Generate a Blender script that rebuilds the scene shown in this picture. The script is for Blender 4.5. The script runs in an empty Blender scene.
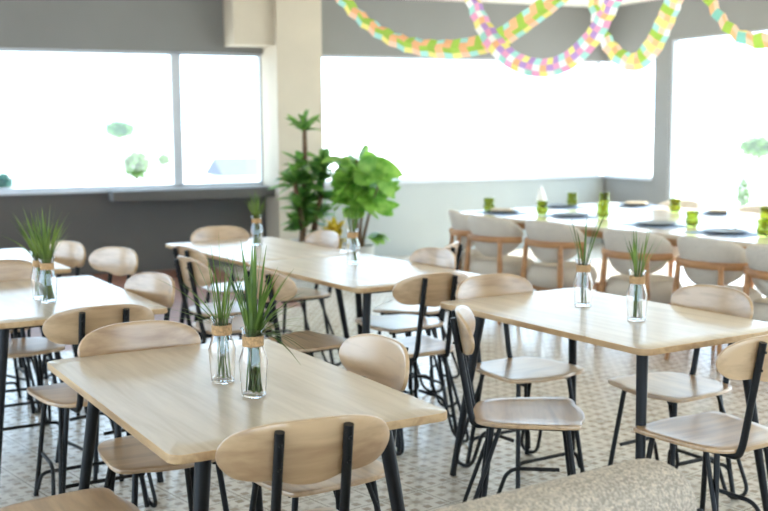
import bpy, bmesh, math, random
from mathutils import Vector, Matrix
R = math.radians
PI = math.pi
sc = bpy.context.scene
COL = sc.collection

# ------------------------------------------------------------------ camera
W, H, F = 768, 511, 1100.0
PITCH, ROLL, CAMH = R(6.74), R(-0.35), 1.495
_fw = Vector((0, math.cos(PITCH), -math.sin(PITCH)))
_up0 = Vector((0, math.sin(PITCH), math.cos(PITCH)))
_rt0 = Vector((1, 0, 0))
RT = _rt0 * math.cos(ROLL) + _up0 * math.sin(ROLL)
UP = _up0 * math.cos(ROLL) - _rt0 * math.sin(ROLL)
FW = _fw
CAM = Vector((0, 0, CAMH))


def at(px, py, z):
    """World point at height z read off the photograph (used once to survey positions)."""
    d = FW + RT * ((px - W / 2) / F) - UP * ((py - H / 2) / F)
    t = (z - CAMH) / d.z
    return CAM + d * t


cam = bpy.data.cameras.new('camera')
co = bpy.data.objects.new('camera', cam)
COL.objects.link(co)
M = Matrix((RT, UP, -FW)).transposed().to_4x4()
M.translation = CAM
co.matrix_world = M
cam.sensor_width = 36
cam.lens = 36 * F / W
cam.clip_end = 2000
cam.dof.use_dof = True
cam.dof.focus_distance = 3.1
cam.dof.aperture_fstop = 3.5
sc.camera = co

# ------------------------------------------------------------------ materials
def new_mat(name):
    m = bpy.data.materials.new(name)
    m.use_nodes = True
    nt = m.node_tree
    b = nt.nodes['Principled BSDF']
    return m, nt, b


def lin(c):
    return tuple(((x / 255) / 12.92 if x / 255 <= .04045 else ((x / 255 + .055) / 1.055) ** 2.4) for x in c) + (1,)


def plain(name, rgb, rough=.6, metal=0, var=.06, scale=8, bump=0, spec=.5):
    m, nt, b = new_mat(name)
    b.inputs['Roughness'].default_value = rough
    b.inputs['Metallic'].default_value = metal
    b.inputs['Specular IOR Level'].default_value = spec
    tc = nt.nodes.new('ShaderNodeTexCoord')
    n = nt.nodes.new('ShaderNodeTexNoise')
    n.inputs['Scale'].default_value = scale
    n.inputs['Detail'].default_value = 4
    nt.links.new(tc.outputs['Object'], n.inputs['Vector'])
    r = nt.nodes.new('ShaderNodeValToRGB')
    c = lin(rgb)
    r.color_ramp.elements[0].color = tuple(max(0, x * (1 - var)) for x in c[:3]) + (1,)
    r.color_ramp.elements[1].color = tuple(min(1, x * (1 + var)) for x in c[:3]) + (1,)
    r.color_ramp.elements[0].position = .3
    r.color_ramp.elements[1].position = .7
    nt.links.new(n.outputs['Fac'], r.inputs['Fac'])
    nt.links.new(r.outputs['Color'], b.inputs['Base Color'])
    if bump:
        bp = nt.nodes.new('ShaderNodeBump')
        bp.inputs['Strength'].default_value = bump
        bp.inputs['Distance'].default_value = .004
        nt.links.new(n.outputs['Fac'], bp.inputs['Height'])
        nt.links.new(bp.outputs['Normal'], b.inputs['Normal'])
    return m


def wood(name, light, dark, rough=.4, stretch=(1.2, 14, 14), spec=.5, coat=0, coat_rough=.4):
    """Grain runs along local x; offset per object so copies differ."""
    m, nt, b = new_mat(name)
    L = nt.links
    tc = nt.nodes.new('ShaderNodeTexCoord')
    oi = nt.nodes.new('ShaderNodeObjectInfo')
    mul = nt.nodes.new('ShaderNodeMath'); mul.operation = 'MULTIPLY'; mul.inputs[1].default_value = 17
    L.new(oi.outputs['Random'], mul.inputs[0])
    add = nt.nodes.new('ShaderNodeVectorMath'); add.operation = 'ADD'
    L.new(tc.outputs['Object'], add.inputs[0])
    L.new(mul.outputs[0], add.inputs[1])
    mp = nt.nodes.new('ShaderNodeMapping')
    mp.inputs['Scale'].default_value = stretch
    L.new(add.outputs[0], mp.inputs['Vector'])
    n1 = nt.nodes.new('ShaderNodeTexNoise')
    n1.inputs['Scale'].default_value = 1.3; n1.inputs['Detail'].default_value = 5; n1.inputs['Distortion'].default_value = .8
    n2 = nt.nodes.new('ShaderNodeTexNoise')
    n2.inputs['Scale'].default_value = 5; n2.inputs['Detail'].default_value = 3
    L.new(mp.outputs[0], n1.inputs['Vector']); L.new(mp.outputs[0], n2.inputs['Vector'])
    mx = nt.nodes.new('ShaderNodeMath'); mx.operation = 'MULTIPLY_ADD'
    mx.inputs[1].default_value = .35
    L.new(n2.outputs['Fac'], mx.inputs[0]); L.new(n1.outputs['Fac'], mx.inputs[2])
    r = nt.nodes.new('ShaderNodeValToRGB')
    r.color_ramp.elements[0].position = .42; r.color_ramp.elements[1].position = .78
    r.color_ramp.elements[0].color = lin(dark); r.color_ramp.elements[1].color = lin(light)
    L.new(mx.outputs[0], r.inputs['Fac'])
    L.new(r.outputs['Color'], b.inputs['Base Color'])
    b.inputs['Roughness'].default_value = rough
    b.inputs['Specular IOR Level'].default_value = spec
    b.inputs['Coat Weight'].default_value = coat
    b.inputs['Coat Roughness'].default_value = coat_rough
    b.inputs['Coat IOR'].default_value = 1.9
    return m


def glass(name, color=(1, 1, 1, 1), rough=0.0, ior=1.45):
    m, nt, b = new_mat(name)
    b.inputs['Base Color'].default_value = color
    b.inputs['Transmission Weight'].default_value = 1
    b.inputs['Roughness'].default_value = rough
    b.inputs['IOR'].default_value = ior
    return m


def pane_mat(name):
    m, nt, b = new_mat(name)
    nt.nodes.remove(b)
    out = nt.nodes['Material Output']
    tr = nt.nodes.new('ShaderNodeBsdfTransparent')
    tr.inputs['Color'].default_value = (.96, .98, .98, 1)
    gl = nt.nodes.new('ShaderNodeBsdfGlossy')
    gl.inputs['Roughness'].default_value = .02
    mix = nt.nodes.new('ShaderNodeMixShader')
    mix.inputs[0].default_value = .05
    nt.links.new(tr.outputs[0], mix.inputs[1]); nt.links.new(gl.outputs[0], mix.inputs[2])
    nt.links.new(mix.outputs[0], out.inputs['Surface'])
    return m


def leafy(name, a, b_, rough=.45, trans=.35):
    m, nt, b = new_mat(name)
    tc = nt.nodes.new('ShaderNodeTexCoord')
    n = nt.nodes.new('ShaderNodeTexNoise'); n.inputs['Scale'].default_value = 9
    nt.links.new(tc.outputs['Object'], n.inputs['Vector'])
    r = nt.nodes.new('ShaderNodeValToRGB')
    r.color_ramp.elements[0].position = .35; r.color_ramp.elements[1].position = .65
    r.color_ramp.elements[0].color = lin(a); r.color_ramp.elements[1].color = lin(b_)
    nt.links.new(n.outputs['Fac'], r.inputs['Fac'])
    nt.links.new(r.outputs['Color'], b.inputs['Base Color'])
    b.inputs['Roughness'].default_value = rough
    tl = nt.nodes.new('ShaderNodeBsdfTranslucent')
    nt.links.new(r.outputs['Color'], tl.inputs['Color'])
    mix = nt.nodes.new('ShaderNodeMixShader'); mix.inputs[0].default_value = trans
    out = nt.nodes['Material Output']
    nt.links.new(b.outputs[0], mix.inputs[1]); nt.links.new(tl.outputs[0], mix.inputs[2])
    nt.links.new(mix.outputs[0], out.inputs['Surface'])
    return m


def paper(name, rgb):
    m, nt, b = new_mat(name)
    c = lin(rgb)
    b.inputs['Base Color'].default_value = c
    b.inputs['Roughness'].default_value = .8
    tl = nt.nodes.new('ShaderNodeBsdfTranslucent'); tl.inputs['Color'].default_value = c
    mix = nt.nodes.new('ShaderNodeMixShader'); mix.inputs[0].default_value = .5
    out = nt.nodes['Material Output']
    nt.links.new(b.outputs[0], mix.inputs[1]); nt.links.new(tl.outputs[0], mix.inputs[2])
    nt.links.new(mix.outputs[0], out.inputs['Surface'])
    return m


def boucle(name, rgb, scale=160, bump=.6):
    m, nt, b = new_mat(name)
    L = nt.links
    tc = nt.nodes.new('ShaderNodeTexCoord')
    v = nt.nodes.new('ShaderNodeTexVoronoi'); v.inputs['Scale'].default_value = scale
    n = nt.nodes.new('ShaderNodeTexNoise'); n.inputs['Scale'].default_value = scale * .7; n.inputs['Detail'].default_value = 5
    L.new(tc.outputs['Object'], v.inputs['Vector']); L.new(tc.outputs['Object'], n.inputs['Vector'])
    mx = nt.nodes.new('ShaderNodeMath'); mx.operation = 'MULTIPLY_ADD'; mx.inputs[1].default_value = -.55
    L.new(v.outputs['Distance'], mx.inputs[0]); L.new(n.outputs['Fac'], mx.inputs[2])
    r = nt.nodes.new('ShaderNodeValToRGB')
    c = lin(rgb)
    r.color_ramp.elements[0].color = tuple(x * .62 for x in c[:3]) + (1,)
    r.color_ramp.elements[1].color = tuple(min(1, x * 1.2) for x in c[:3]) + (1,)
    r.color_ramp.elements[0].position = .08; r.color_ramp.elements[1].position = .5
    L.new(mx.outputs[0], r.inputs['Fac']); L.new(r.outputs['Color'], b.inputs['Base Color'])
    bp = nt.nodes.new('ShaderNodeBump'); bp.inputs['Strength'].default_value = bump; bp.inputs['Distance'].default_value = .006
    L.new(mx.outputs[0], bp.inputs['Height']); L.new(bp.outputs['Normal'], b.inputs['Normal'])
    b.inputs['Roughness'].default_value = .95
    b.inputs['Specular IOR Level'].default_value = .15
    return m


def tile_floor(name):
    """20 cm cement tiles: pale ground, warm grey florets and a 3x3 lattice of small dots, thin joints."""
    m, nt, b = new_mat(name)
    L = nt.links
    N = nt.nodes.new

    def math_(op, a=None, bb=None, c=None):
        n = N('ShaderNodeMath'); n.operation = op
        for i, v in enumerate((a, bb, c)):
            if v is None: continue
            if isinstance(v, (int, float)): n.inputs[i].default_value = v
            else: L.new(v, n.inputs[i])
        return n.outputs[0]
    tc = N('ShaderNodeTexCoord')
    mp = N('ShaderNodeMapping'); mp.inputs['Rotation'].default_value = (0, 0, R(15)); mp.inputs['Scale'].default_value = (5, 5, 5)
    L.new(tc.outputs['Object'], mp.inputs['Vector'])
    sx = N('ShaderNodeSeparateXYZ'); L.new(mp.outputs[0], sx.inputs[0])
    fx = math_('FRACT', sx.outputs[0]); fy = math_('FRACT', sx.outputs[1])
    ax = math_('ABSOLUTE', math_('SUBTRACT', fx, .5)); ay = math_('ABSOLUTE', math_('SUBTRACT', fy, .5))
    # joints
    joint = math_('GREATER_THAN', math_('MAXIMUM', ax, ay), .487)
    # floret: r - petal radius
    px, py = math_('SUBTRACT', fx, .5), math_('SUBTRACT', fy, .5)
    rad = math_('SQRT', math_('ADD', math_('MULTIPLY', px, px), math_('MULTIPLY', py, py)))
    ang = math_('ARCTAN2', py, px)
    pet = math_('MULTIPLY_ADD', math_('COSINE', math_('MULTIPLY', ang, 8)), .07, .2)
    fl = math_('LESS_THAN', rad, pet)
    hole = math_('LESS_THAN', rad, .085)
    fl = math_('SUBTRACT', fl, math_('MULTIPLY', hole, fl))
    # corner quarter motif
    cx, cy = math_('SUBTRACT', .5, ax), math_('SUBTRACT', .5, ay)
    cr = math_('ADD', cx, cy)
    dia = math_('LESS_THAN', math_('ABSOLUTE', math_('SUBTRACT', cr, .17)), .055)
    # dots 3x3
    gx = math_('ABSOLUTE', math_('SUBTRACT', math_('FRACT', math_('MULTIPLY', sx.outputs[0], 3)), .5))
    gy = math_('ABSOLUTE', math_('SUBTRACT', math_('FRACT', math_('MULTIPLY', sx.outputs[1], 3)), .5))
    dot = math_('LESS_THAN', math_('MAXIMUM', gx, gy), .24)
    pat = math_('MAXIMUM', math_('MULTIPLY', math_('MAXIMUM', fl, dia), .45), math_('MULTIPLY', dot, .9))
    # wear
    n = N('ShaderNodeTexNoise'); n.inputs['Scale'].default_value = 2.2; n.inputs['Detail'].default_value = 6
    L.new(tc.outputs['Object'], n.inputs['Vector'])
    wear = N('ShaderNodeMapRange'); wear.inputs[1].default_value = .3; wear.inputs[2].default_value = .7
    wear.inputs[3].default_value = .45; wear.inputs[4].default_value = 1.0
    L.new(n.outputs['Fac'], wear.inputs[0])
    pat = math_('MULTIPLY', pat, wear.outputs[0])
    mix = N('ShaderNodeMix'); mix.data_type = 'RGBA'
    mix.inputs[6].default_value = lin((222, 216, 206)); mix.inputs[7].default_value = lin((146, 128, 108))
    L.new(pat, mix.inputs[0])
    mix2 = N('ShaderNodeMix'); mix2.data_type = 'RGBA'
    L.new(joint, mix2.inputs[0]); L.new(mix.outputs[2], mix2.inputs[6]); mix2.inputs[7].default_value = lin((150, 140, 126))
    L.new(mix2.outputs[2], b.inputs['Base Color'])
    b.inputs['Roughness'].default_value = .24
    return m


def plank_floor(name):
    m, nt, b = new_mat(name)
    L = nt.links
    tc = nt.nodes.new('ShaderNodeTexCoord')
    mp = nt.nodes.new('ShaderNodeMapping'); mp.inputs['Rotation'].default_value = (0, 0, R(-24))
    L.new(tc.outputs['Object'], mp.inputs['Vector'])
    br = nt.nodes.new('ShaderNodeTexBrick')
    br.inputs['Scale'].default_value = 3
    br.inputs['Color1'].default_value = lin((150, 100, 78)); br.inputs['Color2'].default_value = lin((128, 84, 66))
    br.inputs['Mortar'].default_value = lin((92, 66, 56)); br.inputs['Mortar Size'].default_value = .012
    L.new(mp.outputs[0], br.inputs['Vector'])
    L.new(br.outputs['Color'], b.inputs['Base Color'])
    b.inputs['Roughness'].default_value = .45
    return m


MT = {
    'top': wood('oak laminate table top', (206, 186, 160), (178, 154, 126), .25, (1.0, 11, 11), 1.0, 1.0, .5),
    'edge': wood('oak edge banding', (206, 172, 128), (170, 132, 92), .5, (2, 14, 14)),
    'ply': wood('oak veneer plywood', (204, 169, 126), (160, 122, 82), .28, (1.3, 12, 12), .8, .6, .42),
    'band': wood('oiled ash', (184, 134, 86), (146, 98, 58), .45, (3, 3, 12)),
    'banquet': wood('pale banquet top', (216, 200, 180), (196, 176, 150), .2, (1, 9, 9), 1.0),
    'metal': plain('black powder coated steel', (9, 9, 10), .45, 0, .05, spec=.35),
    'rubber': plain('black rubber', (12, 12, 12), .8),
    'wall': plain('grey painted plaster', (130, 128, 124), .85, 0, .03, 2, .05),
    'lowwall': plain('pale grey plaster', (172, 176, 172), .85, 0, .03, 2, .05),  # low wall right of the pillar, paler than the wall above
    'darkwall': plain('dark grey plaster', (90, 86, 81), .75, 0, .05, 2, .05),  # low wall left of the pillar and its ledge, darker than the other walls
    'pillar': plain('cream painted concrete', (196, 184, 164), .85, 0, .05, 2.5, .1),
    'ceil': plain('cream ceiling paint', (226, 220, 206), .9, 0, .02, 2),
    'frame': plain('pale grey aluminium', (190, 192, 194), .4, .2, .03),
    'pane': pane_mat('clear window glass'),
    'glass': glass('clear glass'),
    'green': glass('green glass', lin((184, 192, 100)), 0.0, 1.3),
    'raffia': plain('raffia twine', (186, 148, 104), .9, 0, .3, 160, .8),
    'grass': leafy('grass blade green', (72, 100, 36), (136, 158, 76), .4, .3),
    'grassdark': leafy('deep grass green', (52, 80, 30), (110, 138, 56), .4, .25),
    'leaf': leafy('glossy dracaena leaf', (64, 116, 46), (128, 172, 80), .35, .35),
    'bigleaf': leafy('bright heart leaf', (96, 158, 48), (166, 208, 96), .4, .45),
    'yellow': leafy('yellow green croton leaf', (186, 164, 40), (226, 200, 70), .45, .35),
    'bark': plain('brown bark', (104, 80, 58), .9, 0, .35, 30, .6),
    'soil': plain('potting soil', (52, 40, 32), 1, 0, .4, 60, .5),
    'pot': plain('pale stone planter', (204, 200, 192), .7, 0, .06, 12),
    'boucle': boucle('cream boucle', (214, 200, 182), 175, 1.0),
    'uphol': boucle('beige woven upholstery', (222, 210, 194), 420, .25),
    'plate': plain('dark stoneware', (84, 84, 80), .4, 0, .15, 20),
    'napkin': plain('white linen', (236, 234, 230), .9, 0, .03, 60),
    'linen': plain('natural linen', (206, 190, 168), .9, 0, .08, 60),
    'mat': plain('pale blue placemat', (150, 172, 204), .8, 0, .06, 60),
    'tile': tile_floor('patterned cement tiles'),
    'plank': plank_floor('reddish brown floor boards'),
    'terrace': plain('pale terrace paving', (232, 228, 222), .8, 0, .03, .3),
    'outwall': plain('white render', (240, 238, 234), .8, 0, .02, .5),
    'outroof': plain('grey blue roof', (96, 98, 106), .8, 0, .05, 1),
    'sign': plain('orange brick', (226, 150, 110), .8, 0, .05, 1),
    'tree': leafy('pale tree leaves', (84, 124, 62), (142, 172, 100), .7, .3),
    'treeblue': leafy('blue green tree leaves', (40, 84, 84), (84, 128, 112), .7, .3),
}
PAPER = {k: paper('crepe paper ' + k, v) for k, v in {
    'orange': (246, 186, 136), 'green': (168, 200, 84), 'cyan': (176, 226, 214), 'pink': (238, 168, 200),
    'purple': (190, 150, 204), 'yellow': (246, 230, 140), 'peach': (250, 206, 176), 'teal': (140, 204, 188), 'white': (250, 246, 240)}.items()}

# ------------------------------------------------------------------ mesh helpers
def finish(name, bm, mat, parent=None, smooth=True, angle=40):
    me = bpy.data.meshes.new(name)
    bmesh.ops.recalc_face_normals(bm, faces=bm.faces[:])
    if smooth:
        lim = R(angle)
        for f in bm.faces: f.smooth = True
        for e in bm.edges:
            if len(e.link_faces) == 2 and e.calc_face_angle(0) > lim: e.smooth = False
    bm.to_mesh(me); bm.free()
    for m in (mat if isinstance(mat, (list, tuple)) else [mat]): me.materials.append(m)
    o = bpy.data.objects.new(name, me)
    COL.objects.link(o)
    if parent is not None: o.parent = parent
    return o


def box(bm, x0, x1, y0, y1, z0, z1, bevel=0, seg=2):
    r = bmesh.ops.create_cube(bm, size=1)
    vs = r['verts']
    for v in vs:
        v.co = Vector((x0 if v.co.x < 0 else x1, y0 if v.co.y < 0 else y1, z0 if v.co.z < 0 else z1))
    if bevel:
        es = list({e for v in vs for e in v.link_edges})
        bmesh.ops.bevel(bm, geom=es, offset=bevel, segments=seg, profile=.5, affect='EDGES')
    return vs


def fillet(pts, rad, n=6):
    """Round the inner corners of a polyline."""
    P = [Vector(p) for p in pts]
    out = [P[0]]
    for i in range(1, len(P) - 1):
        r = rad[i] if isinstance(rad, dict) and i in rad else (rad if not isinstance(rad, dict) else 0)
        a, b, c = P[i - 1], P[i], P[i + 1]
        u, v = (a - b), (c - b)
        if r <= 0: out.append(b); continue
        t = min(r, u.length * .48, v.length * .48)
        p0, p1 = b + u.normalized() * t, b + v.normalized() * t
        for k in range(n + 1):
            s = k / n
            out.append(p0 * (1 - s) ** 2 + b * 2 * s * (1 - s) + p1 * s * s)
    out.append(P[-1])
    return out


def tube(bm, pts, r, seg=8, cap=True, flat=None):
    P = [Vector(p) for p in pts]
    n = len(P)
    rr = r if isinstance(r, (list, tuple)) else [r] * n
    T = []
    for i in range(n):
        a, b = P[max(0, i - 1)], P[min(n - 1, i + 1)]
        T.append((b - a).normalized())
    ref = Vector((0, 0, 1)) if abs(T[0].z) < .9 else Vector((1, 0, 0))
    nrm = T[0].cross(ref).normalized()
    rings = []
    for i in range(n):
        nrm = (nrm - T[i] * nrm.dot(T[i])).normalized()
        bn = T[i].cross(nrm)
        ring = []
        for k in range(seg):
            a = 2 * PI * k / seg
            fx = flat[0] if flat else 1
            fy = flat[1] if flat else 1
            ring.append(bm.verts.new(P[i] + nrm * math.cos(a) * rr[i] * fx + bn * math.sin(a) * rr[i] * fy))
        rings.append(ring)
    for i in range(n - 1):
        for k in range(seg):
            bm.faces.new((rings[i][k], rings[i][(k + 1) % seg], rings[i + 1][(k + 1) % seg], rings[i + 1][k]))
    if cap:
        bm.faces.new(rings[0][::-1]); bm.faces.new(rings[-1])


def lathe(bm, prof, seg=32, center=(0, 0, 0), close=False):
    """prof: list of (r, z); r==0 makes a pole."""
    c = Vector(center)
    rings = []
    for r, z in prof:
        if r <= 1e-6: rings.append([bm.verts.new(c + Vector((0, 0, z)))])
        else: rings.append([bm.verts.new(c + Vector((r * math.cos(2 * PI * k / seg), r * math.sin(2 * PI * k / seg), z))) for k in range(seg)])
    for a, b in zip(rings, rings[1:]):
        for k in range(seg):
            k2 = (k + 1) % seg
            if len(a) == 1 and len(b) == 1: continue
            if len(a) == 1: bm.faces.new((a[0], b[k], b[k2]))
            elif len(b) == 1: bm.faces.new((a[k], b[0], a[k2]))
            else: bm.faces.new((a[k], b[k], b[k2], a[k2]))


def slab(bm, outline, th, er=.004, warp=None, mi=0, edge_mi=None):
    """A board with the given closed 2D outline: rings shrink to the middle, edges rounded; warp(x, y, z) -> Vector."""
    n = len(outline)
    cx = sum(p[0] for p in outline) / n; cy = sum(p[1] for p in outline) / n
    rmean = sum(math.hypot(p[0] - cx, p[1] - cy) for p in outline) / n
    k = 1 - er / rmean
    k2 = 1 - .3 * er / rmean
    levels = [(.0, th), (.3, th), (.6, th), (.85, th), (k, th), (k2, th - .3 * er), (1, th - er), (1, er), (k2, .3 * er), (k, 0), (.85, 0), (.6, 0), (.3, 0), (0, 0)]
    w = warp or (lambda x, y, z: Vector((x, y, z)))
    rings = []
    for s, z in levels:
        if s == 0: rings.append([bm.verts.new(w(cx, cy, z))])
        else: rings.append([bm.verts.new(w(cx + (p[0] - cx) * s, cy + (p[1] - cy) * s, z)) for p in outline])
    for li, (a, b) in enumerate(zip(rings, rings[1:])):
        for i in range(n):
            j = (i + 1) % n
            if len(a) == 1: f = bm.faces.new((a[0], b[i], b[j]))
            elif len(b) == 1: f = bm.faces.new((a[i], b[0], a[j]))
            else: f = bm.faces.new((a[i], b[i], b[j], a[j]))
            f.material_index = edge_mi if (edge_mi is not None and 4 <= li <= 8) else mi


def smooth_closed(pts, n=4):
    """Catmull-Rom through a closed loop of points."""
    out = []
    m = len(pts)
    for i in range(m):
        p0, p1, p2, p3 = [Vector(pts[(i + k - 1) % m] + (0,)) for k in range(4)]
        for k in range(n):
            t = k / n
            q = .5 * ((2 * p1) + (-p0 + p2) * t + (2 * p0 - 5 * p1 + 4 * p2 - p3) * t * t + (-p0 + 3 * p1 - 3 * p2 + p3) * t ** 3)
            out.append((q.x, q.y))
    return out


def round_rect(x0, x1, y0, y1, r, n=6):
    out = []
    for cx, cy, a in ((x1 - r, y1 - r, 0), (x0 + r, y1 - r, 90), (x0 + r, y0 + r, 180), (x1 - r, y0 + r, 270)):
        for k in range(n + 1):
            t = R(a + 90 * k / n)
            out.append((cx + r * math.cos(t), cy + r * math.sin(t)))
    return out


# ------------------------------------------------------------------ things
def empty(name, loc, rz=0, label=None, cat=None, group=None):
    o = bpy.data.objects.new(name, None)
    COL.objects.link(o)
    o.location = loc; o.rotation_euler = (0, 0, rz)
    o.empty_display_size = .1
    tag(o, label, cat, group)
    return o


def tag(o, label=None, cat=None, group=None, kind=None):
    if label: o['label'] = label
    if cat: o['category'] = cat
    if group: o['group'] = group
    if kind: o['kind'] = kind
    return o


KIDS = {}
def kids(o):
    return [c for c in COL.objects if c.parent == o]


def copy_tree(o, parent=None):
    c = o.copy(); COL.objects.link(c)
    if parent is not None: c.parent = parent
    for ch in kids(o): copy_tree(ch, c)
    return c


def rz_of(d):
    return math.atan2(-d[0], d[1])


def dirs(deg):
    a = R(deg)
    return Vector((math.sin(a), -math.cos(a), 0)), Vector((math.cos(a), math.sin(a), 0))


# ------------------------------------------------------------------ the room
C0 = Vector((2.748, 13.80, 0))
E1 = Vector((math.cos(R(24.5)), math.sin(R(24.5)), 0))
E2 = Vector((E1.y, -E1.x, 0))
ROOM = Matrix((E1, E2, Vector((0, 0, 1)))).transposed().to_4x4()
ROOM.translation = C0
# room frame: u along the window wall (0 at the right corner), v towards the camera
CEIL, SILL, HEAD = 2.91, .863, 2.269
UL, VR = -13.0, 16.5


def room_pt(u, v, z=0): return ROOM @ Vector((u, v, z))


def rbox(name, mat, *boxes, bevel=0, kind='structure', parent=None):
    bm = bmesh.new()
    for b in boxes: box(bm, *b, bevel=bevel)
    o = finish(name, bm, mat, parent, smooth=False)
    if parent is None:
        o.matrix_world = ROOM
    if kind and parent is None: o['kind'] = kind
    return o


T = .25
# floors: patterned tiles and, by the dark low wall, reddish boards
rbox('floor', MT['tile'], (UL, 0, 3.9, VR, -.12, 0), (-5.05, 0, 0, 2.9, -.12, 0), (-5.75, 0, 2.9, 3.9, -.12, 0))
f2 = rbox('floor_boards', MT['plank'], (UL, -5.05, 0, 2.9, -.12, 0), (UL, -5.75, 2.9, 3.9, -.12, 0))
f2.name = 'floor.001'
rbox('ceiling', MT['ceil'], (UL - T, T, -T, VR + T, CEIL, CEIL + .2))
# window wall
rbox('wall_back_left', MT['darkwall'], (UL, -4.43, -T, 0, 0, SILL - .03))
rbox('wall_back_right', MT['lowwall'], (-3.93, 0, -T, 0, 0, SILL - .03))
rbox('wall_back_upper', MT['wall'], (UL, T, -T, 0, HEAD, CEIL))
rbox('trim_1', MT['frame'], (UL, -4.43, -T, .04, SILL - .03, SILL))
rbox('trim_2', MT['frame'], (-3.93, 0, -T, .03, SILL - .03, SILL))
rbox('trim_3', MT['darkwall'], (-6.13, -4.43, 0.04, .32, .755, SILL - .01))          # counter ledge under the window
rbox('pillar', MT['pillar'], (-4.43, -3.93, -T, .45, 0, CEIL))
rbox('trim_4', MT['pillar'], (-4.86, -4.43, .0, .36, 2.33, CEIL))                 # boxed beam beside the pillar


def window(name, plane, spans, z0, z1, fw=.05):
    """Frames and one pane per span; plane 'b' lies along u, 'r' along v."""
    root = empty(name, (0, 0, 0)); root['kind'] = 'structure'
    for i, (a, b) in enumerate(spans):
        bm = bmesh.new()
        fr = [(a, b, z0, z0 + fw * .6), (a, b, z1 - fw * .6, z1), (a, a + fw, z0, z1), (b - fw, b, z0, z1)]
        for p, q, s, t in fr:
            if plane == 'b': box(bm, p, q, -.15, -.08, s, t)
            else: box(bm, .03, .08, p, q, s, t)
        o = finish('window_frame', bm, MT['frame'], root, smooth=False)
        o.matrix_world = ROOM
        bm = bmesh.new()
        if plane == 'b': box(bm, a + fw, b - fw, -.119, -.113, z0 + fw * .6, z1 - fw * .6)
        else: box(bm, .052, .058, a + fw, b - fw, z0 + fw * .6, z1 - fw * .6)
        o = finish('pane', bm, MT['pane'], root, smooth=False)
        o.matrix_world = ROOM
    return root


window('window_1', 'b', [(UL, -9.4), (-9.4, -5.36), (-5.36, -4.40)], SILL, HEAD)
window('window_2', 'b', [(-3.93, -.0)], SILL, HEAD, .035)
# right wall
HEAD2 = 2.44
rbox('wall_right', MT['wall'], (0, .12, -T, .97, 0, SILL - .03), (0, .12, .97, 1.24, 0, CEIL), (0, .12, 0, .97, HEAD, CEIL),
     (0, .12, 1.24, VR, HEAD2, CEIL), (0, .12, 10.3, VR, 0, HEAD2))
rbox('trim_5', MT['frame'], (-.03, .12, .0, .97, SILL - .03, SILL))
window('window_3', 'r', [(.0, .97)], SILL, HEAD, .02)
window('window_4', 'r', [(1.24, 4.3), (4.3, 7.3), (7.3, 10.3)], 0.0, HEAD2, .025)
# behind and to the left of the camera: glazed front and a side wall
rbox('wall_left', MT['wall'], (UL - T, UL, -T, VR, 0, .5), (UL - T, UL, -T, VR, 2.5, CEIL), (UL - T, UL, -T, 2, .5, 2.5), (UL - T, UL, 12.5, VR, .5, 2.5))
rbox('wall_front', MT['wall'], (UL, 0, VR, VR + T, 0, .4), (UL, 0, VR, VR + T, 2.6, CEIL), (UL, UL + .6, VR, VR + T, .4, 2.6), (-.6, 0, VR, VR + T, .4, 2.6))


# ------------------------------------------------------------------ cafe tables
def table_proto(L_=1.21, W_=.765):
    root = empty('cafe_table', (0, 0, 0))
    bm = bmesh.new()
    slab(bm, round_rect(-L_ / 2, L_ / 2, -W_ / 2, W_ / 2, .035), .022, .003, lambda x, y, z: Vector((x, y, z + .728)), 0, 1)
    finish('tabletop', bm, [MT['top'], MT['edge']], root, angle=30)
    bm = bmesh.new()
    ix, iy = L_ / 2 - .14, W_ / 2 - .13
    box(bm, -ix, ix, -iy - .012, -iy + .012, .700, .7275)
    box(bm, -ix, ix, iy - .012, iy + .012, .700, .7275)
    box(bm, -ix - .012, -ix + .012, -iy, iy, .700, .7275)
    box(bm, ix - .012, ix + .012, -iy, iy, .700, .7275)
    finish('apron_frame', bm, MT['metal'], root, smooth=False)
    for sx in (-1, 1):
        for sy in (-1, 1):
            bm = bmesh.new()
            top = Vector((sx * ix, sy * iy, .715)); foot = Vector((sx * (ix + .085), sy * (iy + .085), .012))
            tube(bm, [top, foot], [.021, .0135], 14)
            lg = finish('leg', bm, MT['metal'], root)
            bm = bmesh.new()
            lathe(bm, [(0, 0), (.014, 0), (.0145, .012), (0, .0125)], 12, (foot.x, foot.y, 0))
            finish('foot_glide', bm, MT['rubber'], lg)
    return root


tp = table_proto()
D1, D2 = {}, {}
TABLES = {}
for key, c, a in (('T1', (-.458, 3.141), 30.1), ('T2', (.868, 4.297), 31.87), ('T3a', None, 32.55), ('T3b', None, 32.55), ('T4', (-1.523, 4.826), 30.3), ('T5', (-2.29, 6.12), 30.5)):
    d1, d2 = dirs(a)
    D1[key[:2]], D2[key[:2]] = d1, d2
    if key == 'T3a': p = Vector((-.442, 6.216, 0)) - d1 * .602
    elif key == 'T3b': p = Vector((-.442, 6.216, 0)) + d1 * .602
    else: p = Vector((c[0], c[1], 0))
    o = tp if key == 'T1' else copy_tree(tp)
    o.location = p
    o.rotation_euler = (0, 0, math.atan2(d1.y, d1.x))
    TABLES[key] = (o, p)
for k, l in {
    'T1': 'oak-topped cafe table in front, two grass vases at its middle and four chairs tucked in',
    'T2': 'oak-topped cafe table between the boucle sofa and the upholstered chairs',
    'T3a': 'farther of two oak tables pushed end to end, nearest the dark wall and pillar',
    'T3b': 'nearer of two oak tables pushed end to end, its vase below the tall plant',
    'T4': 'oak-topped cafe table with two bushy grass vases close together, cut by the frame',
    'T5': 'oak-topped cafe table by the dark wall, only its corner in the frame'}.items():
    tag(TABLES[k][0], l, 'table', 'oak cafe tables on black legs')


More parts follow.
